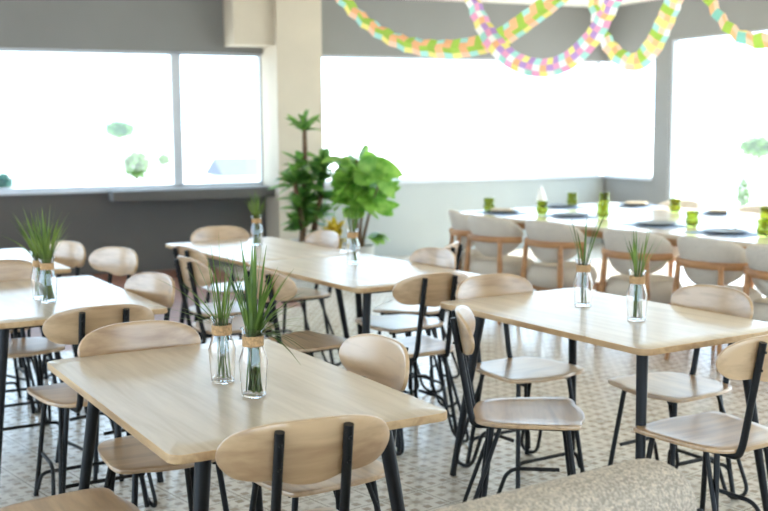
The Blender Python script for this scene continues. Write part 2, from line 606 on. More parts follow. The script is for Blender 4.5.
# ------------------------------------------------------------------ hairpin chairs
def chair_proto():
    root = empty('dining_chair', (0, 0, 0))
    # seat: wavy front edge, rounded rear
    o = [(0, .205), (.075, .198), (.125, .184), (.165, .182), (.198, .168), (.208, .12), (.204, .04), (.196, -.05), (.176, -.13), (.135, -.178), (.07, -.194),
         (0, -.198)]
    loop = o + [(-x, y) for x, y in o[-2:0:-1]]
    bm = bmesh.new()
    slab(bm, smooth_closed(loop, 4), .015, .004, lambda x, y, z: Vector((x, y, z + .441 + .35 * max(0, abs(x) - .08) ** 2 + .12 * max(0, y + .02) ** 2 * 0 - .3 * max(0, y - .12) ** 2)))
    finish('seat', bm, MT['ply'], root, angle=35)
    # backrest
    up = [(0, .078), (.07, .076), (.13, .066), (.18, .045), (.208, .010), (.205, -.025), (.175, -.055), (.13, -.066), (.085, -.066), (.055, -.074), (.02, -.082)]
    loop = up + [(-x, y) for x, y in up[::-1][:-1]]
    loop = [(x * 1.06, y) for x, y in loop]
    tl = R(9)
    Rb = .50

    def bend(x, y, z):
        # x across, y up the board, z through the thickness (front = +)
        a = x / Rb
        px = (Rb - z) * math.sin(a); fy = Rb - (Rb - z) * math.cos(a)
        return Vector((px, -.252 + fy * math.cos(tl) - y * math.sin(tl), .756 + y * math.cos(tl) + fy * math.sin(tl) * .6))
    bm = bmesh.new()
    slab(bm, smooth_closed(loop, 4), .014, .004, bend)
    finish('backrest', bm, MT['ply'], root, angle=35)
    for s in (-1, 1):
        # upright runs up behind the backrest and turns under the seat as its rail
        bm = bmesh.new()
        tube(bm, fillet([(s * .083, -.269, .815), (s * .086, -.206, .47), (s * .092, -.195, .430), (s * .10, -.12, .431), (s * .12, .15, .431)], {1: 0.03, 2: .035, 3: .03}, 6), .0122, 12)
        u = finish('upright', bm, MT['metal'], root)
        for zz, yy in ((.785, -.276), (.725, -.264)):
            bm = bmesh.new()
            tube(bm, [(s * .0835, yy + .003, zz), (s * .0835, yy - .006, zz)], .0045, 8)
            finish('bolt', bm, MT['metal'], u)
        # four straight legs
        for (tx, ty, fx, fy) in ((.135, .135, .178, .19), (.118, -.13, .168, -.175)):
            bm = bmesh.new()
            tube(bm, [(s * tx, ty, .437), (s * fx, fy, .006)], .0098, 10)
            lg = finish('leg', bm, MT['metal'], root)
            bm = bmesh.new()
            lathe(bm, [(0, 0), (.0095, 0), (.0105, .008), (.009, .014), (0, .0142)], 10, (s * fx, fy, 0))
            finish('rubber_foot', bm, MT['rubber'], lg)
        # hairpin side rod: down from the rear of the seat, round at the floor, up and forward to the front leg
        bm = bmesh.new()
        pts = fillet([(s * .135, -.10, .437), (s * .188, -.245, .008), (s * .184, -.125, .008), (s * .165, -.065, .19), (s * .158, .13, .19)], {1: .058, 2: .058, 3: .05}, 8)
        tube(bm, pts, .008, 8)
        finish('hairpin_rod', bm, MT['metal'], root)
    for yb, zz, yt in ((.178, .10, .165), (-.165, .13, -.155)):
        bm = bmesh.new()
        tube(bm, fillet([(-.172, yb, .03), (-.158, yt, zz), (.158, yt, zz), (.172, yb, .03)], .03, 6), .0078, 8)
        finish('stretcher', bm, MT['metal'], root)
    return root


cp = chair_proto()
GH = 'oak-veneer chairs on black rod legs'
ZB = .833


def dining(px, py, d, label, root_xy=None, dx=0, dy=0, turn=0, out=0):
    global cp_used
    d = Vector((d[0], d[1], 0)).normalized()
    if turn: d = Matrix.Rotation(R(turn), 3, 'Z') @ d
    if root_xy: p = Vector((root_xy[0], root_xy[1], 0))
    else:
        b = at(px, py, ZB); p = Vector((b.x, b.y, 0)) + d * .265
    p += Vector((dx, dy, 0)) - d * out
    # pushed in no further than the backrest allows
    for tk, (to, tc) in TABLES.items():
        a1, a2 = D1[tk[:2]], D2[tk[:2]]
        r = p - tc; i1, i2 = r.dot(a1), r.dot(a2)
        e1, e2 = d.dot(a1), d.dot(a2)
        if abs(e1) > .9 and abs(i2) < .55 and -.15 < -i1 * math.copysign(1, e1) < .8:
            need = .605 - .165; s_ = -i1 * math.copysign(1, e1)
            if s_ < need: p -= a1 * math.copysign(1, e1) * (need - s_)
        if abs(e2) > .9 and abs(i1) < .75 and -.2 < -i2 * math.copysign(1, e2) < .6:
            need = .3825 - .165; s_ = -i2 * math.copysign(1, e2)
            if s_ < need: p -= a2 * math.copysign(1, e2) * (need - s_)
    o = cp if not cp_used else copy_tree(cp)
    cp_used = True
    o.location = p
    o.rotation_euler = (0, 0, rz_of(d))
    tag(o, label, 'chair', GH)
    return o


cp_used = False
d1, d2 = D1['T1'], D2['T1']
dining(314, 420, -d1, 'oak chair in front of the foreground table, both black back rods facing the viewer', turn=-7)
dining(146, 327, d1, 'oak chair at the far end of the foreground table, backrest above its edge')
dining(390, 337, -d2, 'oak chair at the foreground table, nearest to the boucle sofa')
dining(0, 0, d2, 'oak chair cut by the bottom of the frame, only its seat showing', root_xy=(-.86, 2.83))
d1, d2 = D1['T2'], D2['T2']
dining(452, 309, d2, 'oak chair seen side on just behind the boucle sofa, whole seat in view', turn=-37, dx=.01)
dining(541, 284, d1, 'oak chair at the end of the sofa-side table that points to the plant')
dining(722, 286, -d2, 'oak chair backed against the upholstered chairs, across the table from the sofa')
dining(780, 334, -d1, 'oak chair beside the sofa corner, backrest cut by the frame')
d1, d2 = D1['T3'], D2['T3']
dining(440, 273, -d1, 'oak chair at the near end of the long double table, back rods showing')
dining(181, 246, d2, 'farther of two oak chairs seen edge on at the long double table')
dining(183, 257, d2, 'nearer of two oak chairs seen edge on at the long double table')
dining(258, 269, d2, 'oak chair half hidden by the grass, tucked in at the long double table', turn=8)
dining(0, 0, -d2, 'oak chair in front of the potted plants, at the long double table', root_xy=(-.562, 6.82))
dining(418, 250, -d2, 'oak chair between the long double table and the pale low wall')
dining(452, 247, (-.95, .32), 'oak chair turned away from the others, close to the upholstered chairs', dx=.04, dy=.22)
dining(0, 0, d1, 'oak chair at the far end of the long double table by the dark wall', root_xy=(-.98, 7.12))
d1, d2 = D1['T4'], D2['T4']
dining(104, 306, -d1, 'oak chair behind the foreground table end, its back rods facing the viewer')
dining(161, 273, -d2, 'oak chair with its pale front showing, at the corner of the bushy grass table', turn=12)
dining(-2, 262, d1, 'oak chair cut by the frame at the far end of the bushy grass table', dx=.05, dy=-.08)
dining(122, 247, (-.63, -.78), 'oak chair standing free on the red floor boards by the dark wall')
d1, d2 = D1['T5'], D2['T5']
dining(2, 263, -d1, 'oak chair cut by the frame, backrest rods showing beside the bushy grass vases', dx=-.07, dy=.12)
dining(71, 241, -d2, 'oak chair just behind the bushy grass vases, against the dark wall', turn=22)


# ------------------------------------------------------------------ vases and grass
VPROF = [(0, .0), (.031, 0), (.034, .004), (.0405, .098), (.028, .138), (.0275, .165), (.034, .192)]


def vase_proto():
    root = empty('bud_vase', (0, 0, 0))
    bm = bmesh.new()
    inner = [(.0325, .1915), (.0262, .165), (.0267, .138), (.0390, .098), (.0322, .008), (0, .0065)]
    lathe(bm, VPROF + inner, 24)
    finish('glass_bottle', bm, MT['glass'], root, angle=22)
    bm = bmesh.new()
    lathe(bm, [(.0278, .141), (.0298, .143), (.030, .148), (.0294, .152), (.0301, .156), (.0296, .160), (.0302, .165), (.0298, .169), (.0282, .171)], 28)
    # wraps right round the neck, so close its inner face
    lathe(bm, [(.0282, .171), (.0278, .141)], 28)
    finish('twine_band', bm, MT['raffia'], root)
    return root


vp = vase_proto()
vase_first = True


def blade(bm, rng, h, spread, az, w, droop, base, neck, curl=0):
    """One grass blade: from the vase floor through the neck and out."""
    s = Vector((base[0], base[1], .012)); nk = Vector((neck[0], neck[1], .165))
    out = Vector((math.cos(az), math.sin(az), 0))
    tip = Vector((neck[0], neck[1], .165)) + out * spread + Vector((0, 0, h))
    mid = nk + (tip - nk) * .5 + Vector((0, 0, h * .10)) - out * spread * .12
    tip.z -= droop
    side = Vector((-out.y, out.x, 0))
    side = (Matrix.Rotation(rng.uniform(-.9, .9), 3, 'Z') @ side)
    pts = [s, s.lerp(nk, .5), nk]
    for k in range(1, 7):
        t = k / 6
        pts.append(nk * (1 - t) ** 2 + mid * 2 * t * (1 - t) + tip * t * t)
    prev = None
    n = len(pts)
    for i, p in enumerate(pts):
        t = i / (n - 1)
        ww = w * (.55 if i < 3 else (1 if t < .6 else max(.06, 1 - ((t - .6) / .4) ** 1.4)))
        a = bm.verts.new(p + side * ww); b = bm.verts.new(p + out * ww * .35 - Vector((0, 0, ww * .2))); c = bm.verts.new(p - side * ww)
        if prev:
            bm.faces.new((prev[0], prev[1], b, a)); bm.faces.new((prev[1], prev[2], c, b))
        prev = (a, b, c)


def put_vase(px, py, n, h, spread, w, seed, vl, gl, bias=None, mat='grass', extra=None, droop=.02, hmin=.55):
    global vase_first
    p = at(px, py, .7502)
    o = vp if vase_first else copy_tree(vp)
    vase_first = False
    o.location = p; o.rotation_euler = (0, 0, seed)
    tag(o, vl, 'vase', 'glass bottle vases with a twine band')
    rng = random.Random(seed)
    bm = bmesh.new()
    for i in range(n):
        az = 2 * PI * (i + rng.random()) / n
        if bias is not None and rng.random() < bias[1]: az = bias[0] + rng.gauss(0, .5)
        sp = spread * rng.random() ** .7
        hh = h * rng.uniform(hmin, 1) * (1 - .25 * (sp / max(spread, 1e-3)) ** 2)
        a2 = rng.uniform(0, 2 * PI); r2 = .025 * math.sqrt(rng.random()); a3 = az + rng.gauss(0, .6); r3 = .017 * math.sqrt(rng.random())
        blade(bm, rng, hh, sp, az, w * rng.uniform(.7, 1.2), droop * rng.random() * sp / max(spread, .01), (r2 * math.cos(a2), r2 * math.sin(a2)), (r3 * math.cos(a3), r3 * math.sin(a3)))
    if extra:
        for (az, sp, hh, dr, ww) in extra:
            blade(bm, rng, hh, sp, az, ww, dr, (rng.uniform(-.012, .012), rng.uniform(-.012, .012)), (.012 * math.cos(az), .012 * math.sin(az)))
    g = finish('grass_bunch', bm, MT[mat], None, angle=180)
    g.location = p
    tag(g, gl, 'grass', 'cut grass in the vases')
    return o


rngx = random.Random(5)
ex_r = [(R(-15 + rngx.gauss(0, 28)), rngx.uniform(.10, .20), rngx.uniform(.06, .17), rngx.uniform(.02, .10), rngx.uniform(.0022, .0034)) for _ in range(16)]
ex_r += [(R(-20 + rngx.gauss(0, 10)), rngx.uniform(.15, .19), .07, rngx.uniform(.08, .13), .003) for _ in range(7)]
ex_l = [(R(150 + rngx.gauss(0, 45)), rngx.uniform(.12, .24), rngx.uniform(.05, .16), .02, .0018) for _ in range(9)] + [(R(100), .09, .27, 0, .0013), (R(20), .12, .20, 0, .0016)]
put_vase(223, 381.5, 18, .25, .14, .0026, 11, 'glass bottle vase on the front table, the one with thin splayed grass',
         'sparse thin grass splayed wide, in the front table vase', None, 'grass', ex_l, .01)
put_vase(254, 395.5, 30, .285, .11, .0046, 12, 'glass bottle vase on the front table, the one packed with thick grass',
         'thick dark grass with a drooping tuft, in the front table vase', (-.1, .35), 'grassdark', ex_r, .01, .6)
put_vase(583, 305.5, 7, .26, .08, .0042, 13, 'glass bottle vase on the sofa-side table holding a few stiff blades',
         'few stiff straight grass blades above the sofa-side table', None, 'grassdark', [(R(5), .09, .24, 0, .004), (R(175), .05, .22, 0, .005)], 0, .7)
put_vase(636.5, 320, 15, .235, .08, .0038, 14, 'glass bottle vase on the sofa-side table holding bright green blades',
         'bright green grass fan above the sofa-side table', None, 'grass', [(R(-5), .17, .10, .01, .003), (R(15), .12, .17, 0, .003)], .01, .6)
put_vase(257, 245.5, 44, .195, .09, .0030, 15, 'glass bottle vase beside the pillar on the long double table',
         'short bushy grass standing in front of the pillar', None, 'grass', None, .01, .5)
put_vase(353, 263.5, 12, .2, .06, .003, 16, 'glass bottle vase in front of the tall plant on the double table',
         'narrow grass tuft in front of the tall plant', None, 'grassdark', None, .01, .6)
put_vase(41, 298.5, 30, .26, .15, .004, 17, 'farther glass bottle vase of the close pair at the frame edge',
         'bushy grass leaning out of the farther vase of the close pair', (PI * .95, .35), 'grass', None, .03, .55)
put_vase(48.5, 302, 38, .285, .11, .0042, 18, 'nearer glass bottle vase of the close pair at the frame edge',
         'upright bushy grass in the nearer vase of the close pair', None, 'grass', None, .02, .6)


# ------------------------------------------------------------------ banquet table and upholstered chairs
B1, B2 = dirs(33.8)
L6 = at(449, 212, .75)
L6 = Vector((L6.x, L6.y, 0))


def banquet(y0, y1, L_, label):
    root = empty('banquet_table', L6, math.atan2(B1.y, B1.x), label, 'table', 'long banquet tables')
    bm = bmesh.new()
    slab(bm, round_rect(0, L_, y0, y1, .04), .03, .004, lambda x, y, z: Vector((x, y, z + .72)))
    finish('tabletop', bm, MT['banquet'], root, angle=30)
    for x in (.5, L_ - .5):
        for y in (y0 + .15, y1 - .15):
            bm = bmesh.new()
            tube(bm, [(x, y, .72), (x, y, 0)], [.035, .025], 14)
            finish('leg', bm, MT['band'], root)
    bm = bmesh.new()
    box(bm, .45, L_ - .45, y0 + .12, y1 - .12, .655, .72)
    finish('apron', bm, MT['band'], root, smooth=False)
    return root


banquet(0, .95, 4.4, 'long pale banquet table lined with the beige upholstered chairs')
banquet(.955, 1.95, 4.4, 'second long pale table joined behind, nearer the bright glazed wall')


def uphol_proto():
    root = empty('upholstered_chair', (0, 0, 0))
    # seat cushion
    n = 40
    ol = []
    for k in range(n):
        t = 2 * PI * k / n
        c, s = math.cos(t), math.sin(t)
        ol.append((.245 * math.copysign(abs(c) ** .75, c), .235 * math.copysign(abs(s) ** .7, s)))
    bm = bmesh.new()
    slab(bm, ol, .15, .06, lambda x, y, z: Vector((x, y - .01, .305 + z + (.012 * (1 - (x * x + y * y) / .08) if z > .05 else 0))))
    finish('seat_cushion', bm, MT['uphol'], root, angle=80)
    # wrap-round back shell
    bm = bmesh.new()
    NA, NV = 36, 14
    A = R(73)

    def shell(a, v, side):
        q = min(1, abs(a) / A)
        hh = (.13 if v > 0 else .19) * max(.02, 1 - q ** (2.8 if v > 0 else 2.0)) ** .5
        z = .675 + v * hh - .02 * q * q
        th = .036 * max(.0, (1 - abs(v) ** 4)) ** .5 * max(.12, 1 - q ** 6)
        lean = .05 * (v)
        r = .235 + side * th + lean * math.cos(a)
        return Vector((r * math.sin(a) * 1.06, -r * math.cos(a) + .03, z))
    grid = {}
    for side in (1, -1):
        for i in range(NA + 1):
            for j in range(NV + 1):
                a = -A + 2 * A * i / NA; v = -1 + 2 * j / NV
                v = math.sin(v * PI / 2)
                if side == -1 and (j in (0, NV) or i in (0, NA)) and False: continue
                grid[side, i, j] = bm.verts.new(shell(a, v, side))
    for side in (1, -1):
        for i in range(NA):
            for j in range(NV):
                bm.faces.new((grid[side, i, j], grid[side, i + 1, j], grid[side, i + 1, j + 1], grid[side, i, j + 1]))
    for i in (0, NA):
        for j in range(NV):
            bm.faces.new((grid[1, i, j], grid[1, i, j + 1], grid[-1, i, j + 1], grid[-1, i, j]))
    bmesh.ops.remove_doubles(bm, verts=bm.verts[:], dist=1e-5)
    finish('backrest', bm, MT['uphol'], root, angle=80)
    # bent wood band round the back
    bm = bmesh.new()
    pts = []
    for k in range(29):
        a = R(-66 + 132 * k / 28)
        r = .284
        pts.append(Vector((r * math.sin(a) * 1.05, -r * math.cos(a) + .03, .632)))
    tube(bm, pts, .017, 10, flat=(.75, 1.45))
    finish('wood_band', bm, MT['band'], root)
    for s in (-1, 1):
        bm = bmesh.new()
        tube(bm, [(s * .165, -.212, .632), (s * .178, -.225, .40), (s * .205, -.255, 0)], [.017, .022, .013], 12)
        finish('leg', bm, MT['band'], root)
        bm = bmesh.new()
        tube(bm, [(s * .19, .17, .33), (s * .225, .215, 0)], [.022, .013], 12)
        finish('leg', bm, MT['band'], root)
    bm = bmesh.new()
    box(bm, -.20, .20, -.20, .19, .28, .32, .008)
    finish('seat_frame', bm, MT['band'], root, smooth=False)
    return root


up_ = uphol_proto()
uph_used = False


def lounge(px, py, d, label, ztop=.823, turn=0, shift=0):
    global uph_used
    d = Vector((d[0], d[1], 0)).normalized()
    if turn: d = Matrix.Rotation(R(turn), 3, 'Z') @ d
    b = at(px, py, ztop)
    o = up_ if not uph_used else copy_tree(up_)
    uph_used = True
    o.location = Vector((b.x, b.y, 0)) + d * (.27 - shift)
    o.rotation_euler = (0, 0, rz_of(d))
    tag(o, label, 'chair', 'beige upholstered chairs with wood bands')


lounge(449, 208, (.98, .1), 'beige upholstered chair turned sideways at the corner of the banquet table')
lounge(479, 214, B2, 'beige upholstered chair in the row, next to the sideways one', turn=6)
lounge(538, 218, B2, 'beige upholstered chair in the row, second from the sideways one', turn=6)
lounge(621, 227, B2, 'beige upholstered chair right behind the two sofa-side table vases', turn=8)
lounge(694, 234, B2, 'beige upholstered chair in the row, behind the bright green grass fan', turn=0)
lounge(768, 243, B2, 'beige upholstered chair in the row, cut by the frame', turn=2)
lounge(636, 201, -B2, 'beige upholstered chair beyond the banquet table, near the wall pier', shift=.70)
lounge(694, 208, -B2, 'beige upholstered chair beyond the banquet table, before the tall glazing', shift=.95)


# table ware
def tumbler_proto():
    bm = bmesh.new()
    lathe(bm, [(0, 0), (.030, 0), (.036, .006), (.048, .030), (.050, .050), (.043, .078), (.042, .085), (.050, .118), (.0475, .118), (.0395, .086), (.0405, .078), (.0470, .050), (.044, .030), (.030, .014), (0, .012)], 28)
    return finish('tumbler', bm, MT['green'], None, angle=60)


tum = tumbler_proto(); tum_used = False
for px, py, l in ((489, 211.5, 'green glass tumbler before the pale low wall, first on the banquet table'),
                  (542, 215, 'green glass tumbler beside the white standing napkin'),
                  (572, 205.5, 'green glass tumbler at the far edge, by the sunlit corner'),
                  (603, 218.5, 'nearer green tumbler of the overlapping pair above the stiff grass blades'),
                  (604, 205.5, 'farther green tumbler of the overlapping pair above the stiff grass blades'),
                  (675, 212.5, 'green glass tumbler before the wall pier'),
                  (692, 227, 'green glass tumbler behind the row, above the bright grass fan'),
                  (764, 237, 'nearer green tumbler of the overlapping pair cut by the frame'),
                  (766, 222, 'farther green tumbler of the overlapping pair cut by the frame')):
    o = tum if not tum_used else tum.copy()
    if tum_used: COL.objects.link(o)
    tum_used = True
    o.location = at(px, py, .7502)
    tag(o, l, 'glass', 'green tumblers on the banquet table')


def disc(name, mat, prof, seg=40):
    bm = bmesh.new(); lathe(bm, prof, seg)
    return finish(name, bm, MT[mat], None, angle=40)


pl = disc('dinner_plate', 'plate', [(0, 0), (.09, 0), (.10, .004), (.15, .016), (.152, .019), (.148, .020), (.10, .009), (0, .007)])
mt_ = None
used = False
PL = ((502, 213, 'dark plate on the banquet table, first beyond the sideways chair'), (561, 207, 'dark plate at the far edge behind two green tumblers'),
      (571, 216.5, 'dark plate just behind the stiff grass blades'), (636, 206, 'dark plate at the far edge, before the low wall'),
      (656, 225.5, 'dark plate just above the bright green grass fan'), (722, 214, 'dark plate at the far edge, before the tall glazing'),
      (726, 233.5, 'dark plate between the tumblers near the frame edge'))
for i, (px, py, l) in enumerate(PL):
    o = pl if not used else pl.copy()
    if used: COL.objects.link(o)
    used = True
    p = at(px, py, .7502)
    # placemat below each plate
    if i == 0:
        bm = bmesh.new()
        slab(bm, round_rect(-.23, .23, -.17, .17, .01), .003, .001)
        mt_ = finish('placemat', bm, MT['mat'], None, angle=30); m = mt_
    else:
        m = mt_.copy(); COL.objects.link(m)
    m.location = p; m.rotation_euler = (0, 0, math.atan2(B1.y, B1.x))
    tag(m, 'pale blue placemat under the ' + l.split(',')[0], 'placemat', 'placemats on the banquet table')
    o.location = p + Vector((0, 0, .0032))
    tag(o, l, 'plate', 'dark plates on the banquet table')
# folded napkins
def napkin_roll(px, py, l, first=[None]):
    if first[0] is None:
        bm = bmesh.new()
        slab(bm, round_rect(-.10, .10, -.045, .045, .02), .03, .012, lambda x, y, z: Vector((x, y, z * (1 - 8 * y * y * 10) if z > .01 else z)))
        first[0] = o = finish('linen_napkin', bm, MT['linen'], None, angle=60)
    else:
        o = first[0].copy(); COL.objects.link(o)
    o.location = at(px, py, .7502) + Vector((0, 0, .0105)); o.rotation_euler = (0, 0, R(-30))
    tag(o, l, 'napkin', 'folded linen napkins')
napkin_roll(502, 213, 'folded beige napkin on the plate beyond the sideways chair')
napkin_roll(636, 206, 'folded beige napkin on the plate before the low wall')
napkin_roll(722, 214, 'folded beige napkin on the plate before the tall glazing')
bm = bmesh.new()
lathe(bm, [(.06, 0), (.05, .05), (.03, .11), (.003, .17), (.0, .171)], 5)
lathe(bm, [(.0, .168), (.028, .109), (.047, .05), (.057, 0), (.06, 0)], 5)
o = finish('standing_napkin', bm, MT['napkin'], None, smooth=False)
o.location = at(541, 203, .7502)
tag(o, 'white napkin folded into a point, standing on the banquet table', 'napkin')
bm = bmesh.new()
lathe(bm, [(0, 0), (.030, 0), (.033, .004), (.037, .15), (.0355, .15), (.031, .012), (0, .01)], 28)
o = finish('water_glass', bm, MT['glass'], None)
o.location = at(732, 228, .7502)
tag(o, 'clear tall water glass on the banquet table near the frame edge', 'glass')

# ------------------------------------------------------------------ boucle sofa in front
_a, _b = at(428, 508, .772), at(640, 455, .772)
S1 = Vector((_b.x - _a.x, _b.y - _a.y, 0)).normalized()
S2 = Vector((S1.y, -S1.x, 0))
# top right corner of the back as surveyed; body extends to the left and towards the viewer
rc = Vector((_b.x, _b.y, 0)) - S1 * .035 - S2 * .02
sofa = empty('boucle_sofa', (rc.x, rc.y, 0), math.atan2(S1.y, S1.x), 'cream boucle sofa back rising into the frame below the tables', 'sofa')
def soft(name, x0, x1, y0, y1, z0, z1, bev, mat=MT['boucle'], seg=8):
    bm = bmesh.new(); box(bm, x0, x1, y0, y1, z0, z1, bev, seg)
    return finish(name, bm, mat, sofa, angle=80)
SL = -1.55
soft('backrest', SL, .07, -.20, .0, .12, .79, .095)
soft('seat_base', SL + .02, .05, -.80, -.19, .12, .32, .05)
soft('seat_cushion', SL + .03, SL / 2 + .025, -.80, -.195, .31, .45, .05)
soft('seat_cushion', SL / 2 + .035, .04, -.80, -.195, .31, .45, .05)
for x in (SL + .12, -.06):
    for y in (-.72, -.1):
        bm = bmesh.new(); tube(bm, [(x, y, .13), (x, y, 0)], [.025, .018], 12)
        finish('leg', bm, MT['band'], sofa)


# ------------------------------------------------------------------ plants by the pillar
def leaf(bm, base, dirv, ln, wd, droop=.3, shape='lance', fold=.25, rng=random, hint=(0, 0, 1)):
    d = Vector(dirv).normalized()
    side = d.cross(Vector(hint))
    side = side.normalized() if side.length > 1e-3 else Vector((1, 0, 0))
    upv = side.cross(d).normalized()
    n = 7
    prev = None
    for i in range(n + 1):
        t = i / n
        p = Vector(base) + d * ln * t + Vector((0, 0, -droop * ln * t * t))
        if shape == 'lance': w = wd * math.sin(PI * min(1, t * .92 + .08)) ** .8
        else: w = wd * (math.sin(PI * min(1, (t * .93 + .07) ** .75)) ** .7)
        if i == n: w = wd * .03
        a = bm.verts.new(p + side * w + upv * w * fold); b = bm.verts.new(p); c = bm.verts.new(p - side * w + upv * w * fold)
        if prev: bm.faces.new((prev[0], prev[1], b, a)); bm.faces.new((prev[1], prev[2], c, b))
        prev = (a, b, c)


def pot(root, r, h):
    bm = bmesh.new()
    lathe(bm, [(0, 0), (r * .72, 0), (r * .78, .02), (r, h), (r * .9, h), (r * .88, h - .05), (0, h - .05)], 36)
    finish('planter', bm, MT['pot'], root)
    bm = bmesh.new(); lathe(bm, [(0, h - .03), (r * .6, h - .035), (r * .895, h - .045), (r * .5, h - .06), (0, h - .06)], 36)
    finish('soil', bm, MT['soil'], root)


rng = random.Random(3)
pd = at(308, 106, 1.72)
PY = 10.75
pbase = Vector(((306 - 384) / F * PY, PY, 0))
dr = empty('dracaena_plant', pbase, 0, 'tall green cane plant with strappy leaf clusters standing against the cream pillar', 'plant')
pot(dr, .2, .38)
fol = bmesh.new()
for (tx, ty, hgt, lx, heads) in ((-.04, 0, 1.46, .04, (.55, .75, .95, 1.1, 1.48)), (.05, .05, 1.12, .14, (.6, .8, 1.0, 1.12)), (.0, -.06, .95, -.10, (.5, .7, .95))):
    bm = bmesh.new()
    pts = [Vector((tx, ty, .34))]
    for k in range(1, 9):
        t = k / 8
        pts.append(Vector((tx + lx * t + rng.gauss(0, .008), ty + rng.gauss(0, .008), .34 + (hgt - .34) * t)))
    tube(bm, pts, [.034 - .012 * k / 8 for k in range(9)], 10)
    finish('cane', bm, MT['bark'], dr)
    for hz in heads:
        t = (hz - .34) / (hgt - .34)
        b = Vector((tx + lx * t, ty, hz))
        top = hz > 1.3
        for k in range(16 if top else 20):
            az = rng.uniform(0, 2 * PI); el = rng.uniform(.2, 1.5) if top else rng.uniform(-.1, 1.2)
            d = Vector((math.cos(az) * math.cos(el), math.sin(az) * math.cos(el), math.sin(el)))
            leaf(fol, b + Vector((0, 0, rng.uniform(-.05, .05))), d, rng.uniform(.18, .30), rng.uniform(.028, .044), rng.uniform(.0, .5), 'lance', .25, rng, (rng.gauss(0, .4), -.3, .8))
finish('foliage', fol, MT['leaf'], dr, angle=180)

fb = Vector(((357 - 384) / F * 10.6, 10.6, 0))
fp = empty('heart_leaf_plant', fb, 0, 'bushy plant with broad bright green leaves beside the cream pillar', 'plant')
pot(fp, .17, .34)
fol = bmesh.new()
for (lx, ly, hgt) in ((.10, 0, 1.12), (-.10, .05, 1.12), (.22, -.05, 1.02), (.0, .05, 1.2)):
    bm = bmesh.new()
    pts = [Vector((lx * .2 + lx * (k / 6) ** 1.3 * .9, ly * k / 6, .3 + (hgt - .3) * k / 6)) for k in range(7)]
    tube(bm, pts, [.018 - .009 * k / 6 for k in range(7)], 8)
    finish('stem', bm, MT['bark'], fp)
    for k in range(24):
        t = rng.uniform(.3, 1) ** .65
        i = min(5, int(t * 6)); b = pts[i].lerp(pts[i + 1], t * 6 - i)
        az = rng.uniform(0, 2 * PI); el = rng.uniform(-.1, .7)
        d = Vector((math.cos(az) * math.cos(el), math.sin(az) * math.cos(el), math.sin(el)))
        leaf(fol, b + d * .05, d, rng.uniform(.15, .26), rng.uniform(.06, .10), rng.uniform(.0, .5), 'heart', .15, rng, (rng.gauss(0, .6), rng.uniform(-.8, -.1), rng.uniform(.2, .9)))
for az, el, x, z, ln, wd in ((-.1, -.12, .10, 1.12, .36, .12), (-.3, .9, .05, 1.05, .26, .09), (.2, -.9, .22, 1.02, .24, .08), (-.2, .3, -.02, 1.0, .30, .11), (0, -.5, .16, .78, .22, .09)):
    d = Vector((math.cos(az) * math.cos(el), math.sin(az) * math.cos(el), math.sin(el)))
    leaf(fol, Vector((x, -.16, z)), d, ln, wd, .15, 'heart', .1, rng, (0, -.8, .5))
for k in range(9):
    az = rng.uniform(-1, 1)
    leaf(fol, Vector((.12, -.1, .42)), (math.cos(az), math.sin(az) - .5, .6), .24, .06, .6, 'heart', .12, rng)
finish('foliage', fol, MT['bigleaf'], fp, angle=180)

yb = Vector(((333 - 384) / F * 10.1, 10.1, 0))
yp = empty('croton_plant', yb, 0, 'low yellow-leaved plant at the foot of the taller plants', 'plant')
pot(yp, .15, .28)
fol = bmesh.new()
for k in range(110):
    az = rng.uniform(0, 2 * PI); el = rng.uniform(.3, 1.4)
    d = Vector((math.cos(az) * math.cos(el), math.sin(az) * math.cos(el), math.sin(el)))
    leaf(fol, Vector((rng.gauss(0, .03), rng.gauss(0, .03), rng.uniform(.26, .56))), d, rng.uniform(.12, .22), rng.uniform(.022, .036), rng.uniform(.1, .5), 'lance', .2, rng)
finish('foliage', fol, MT['yellow'], yp, angle=180)


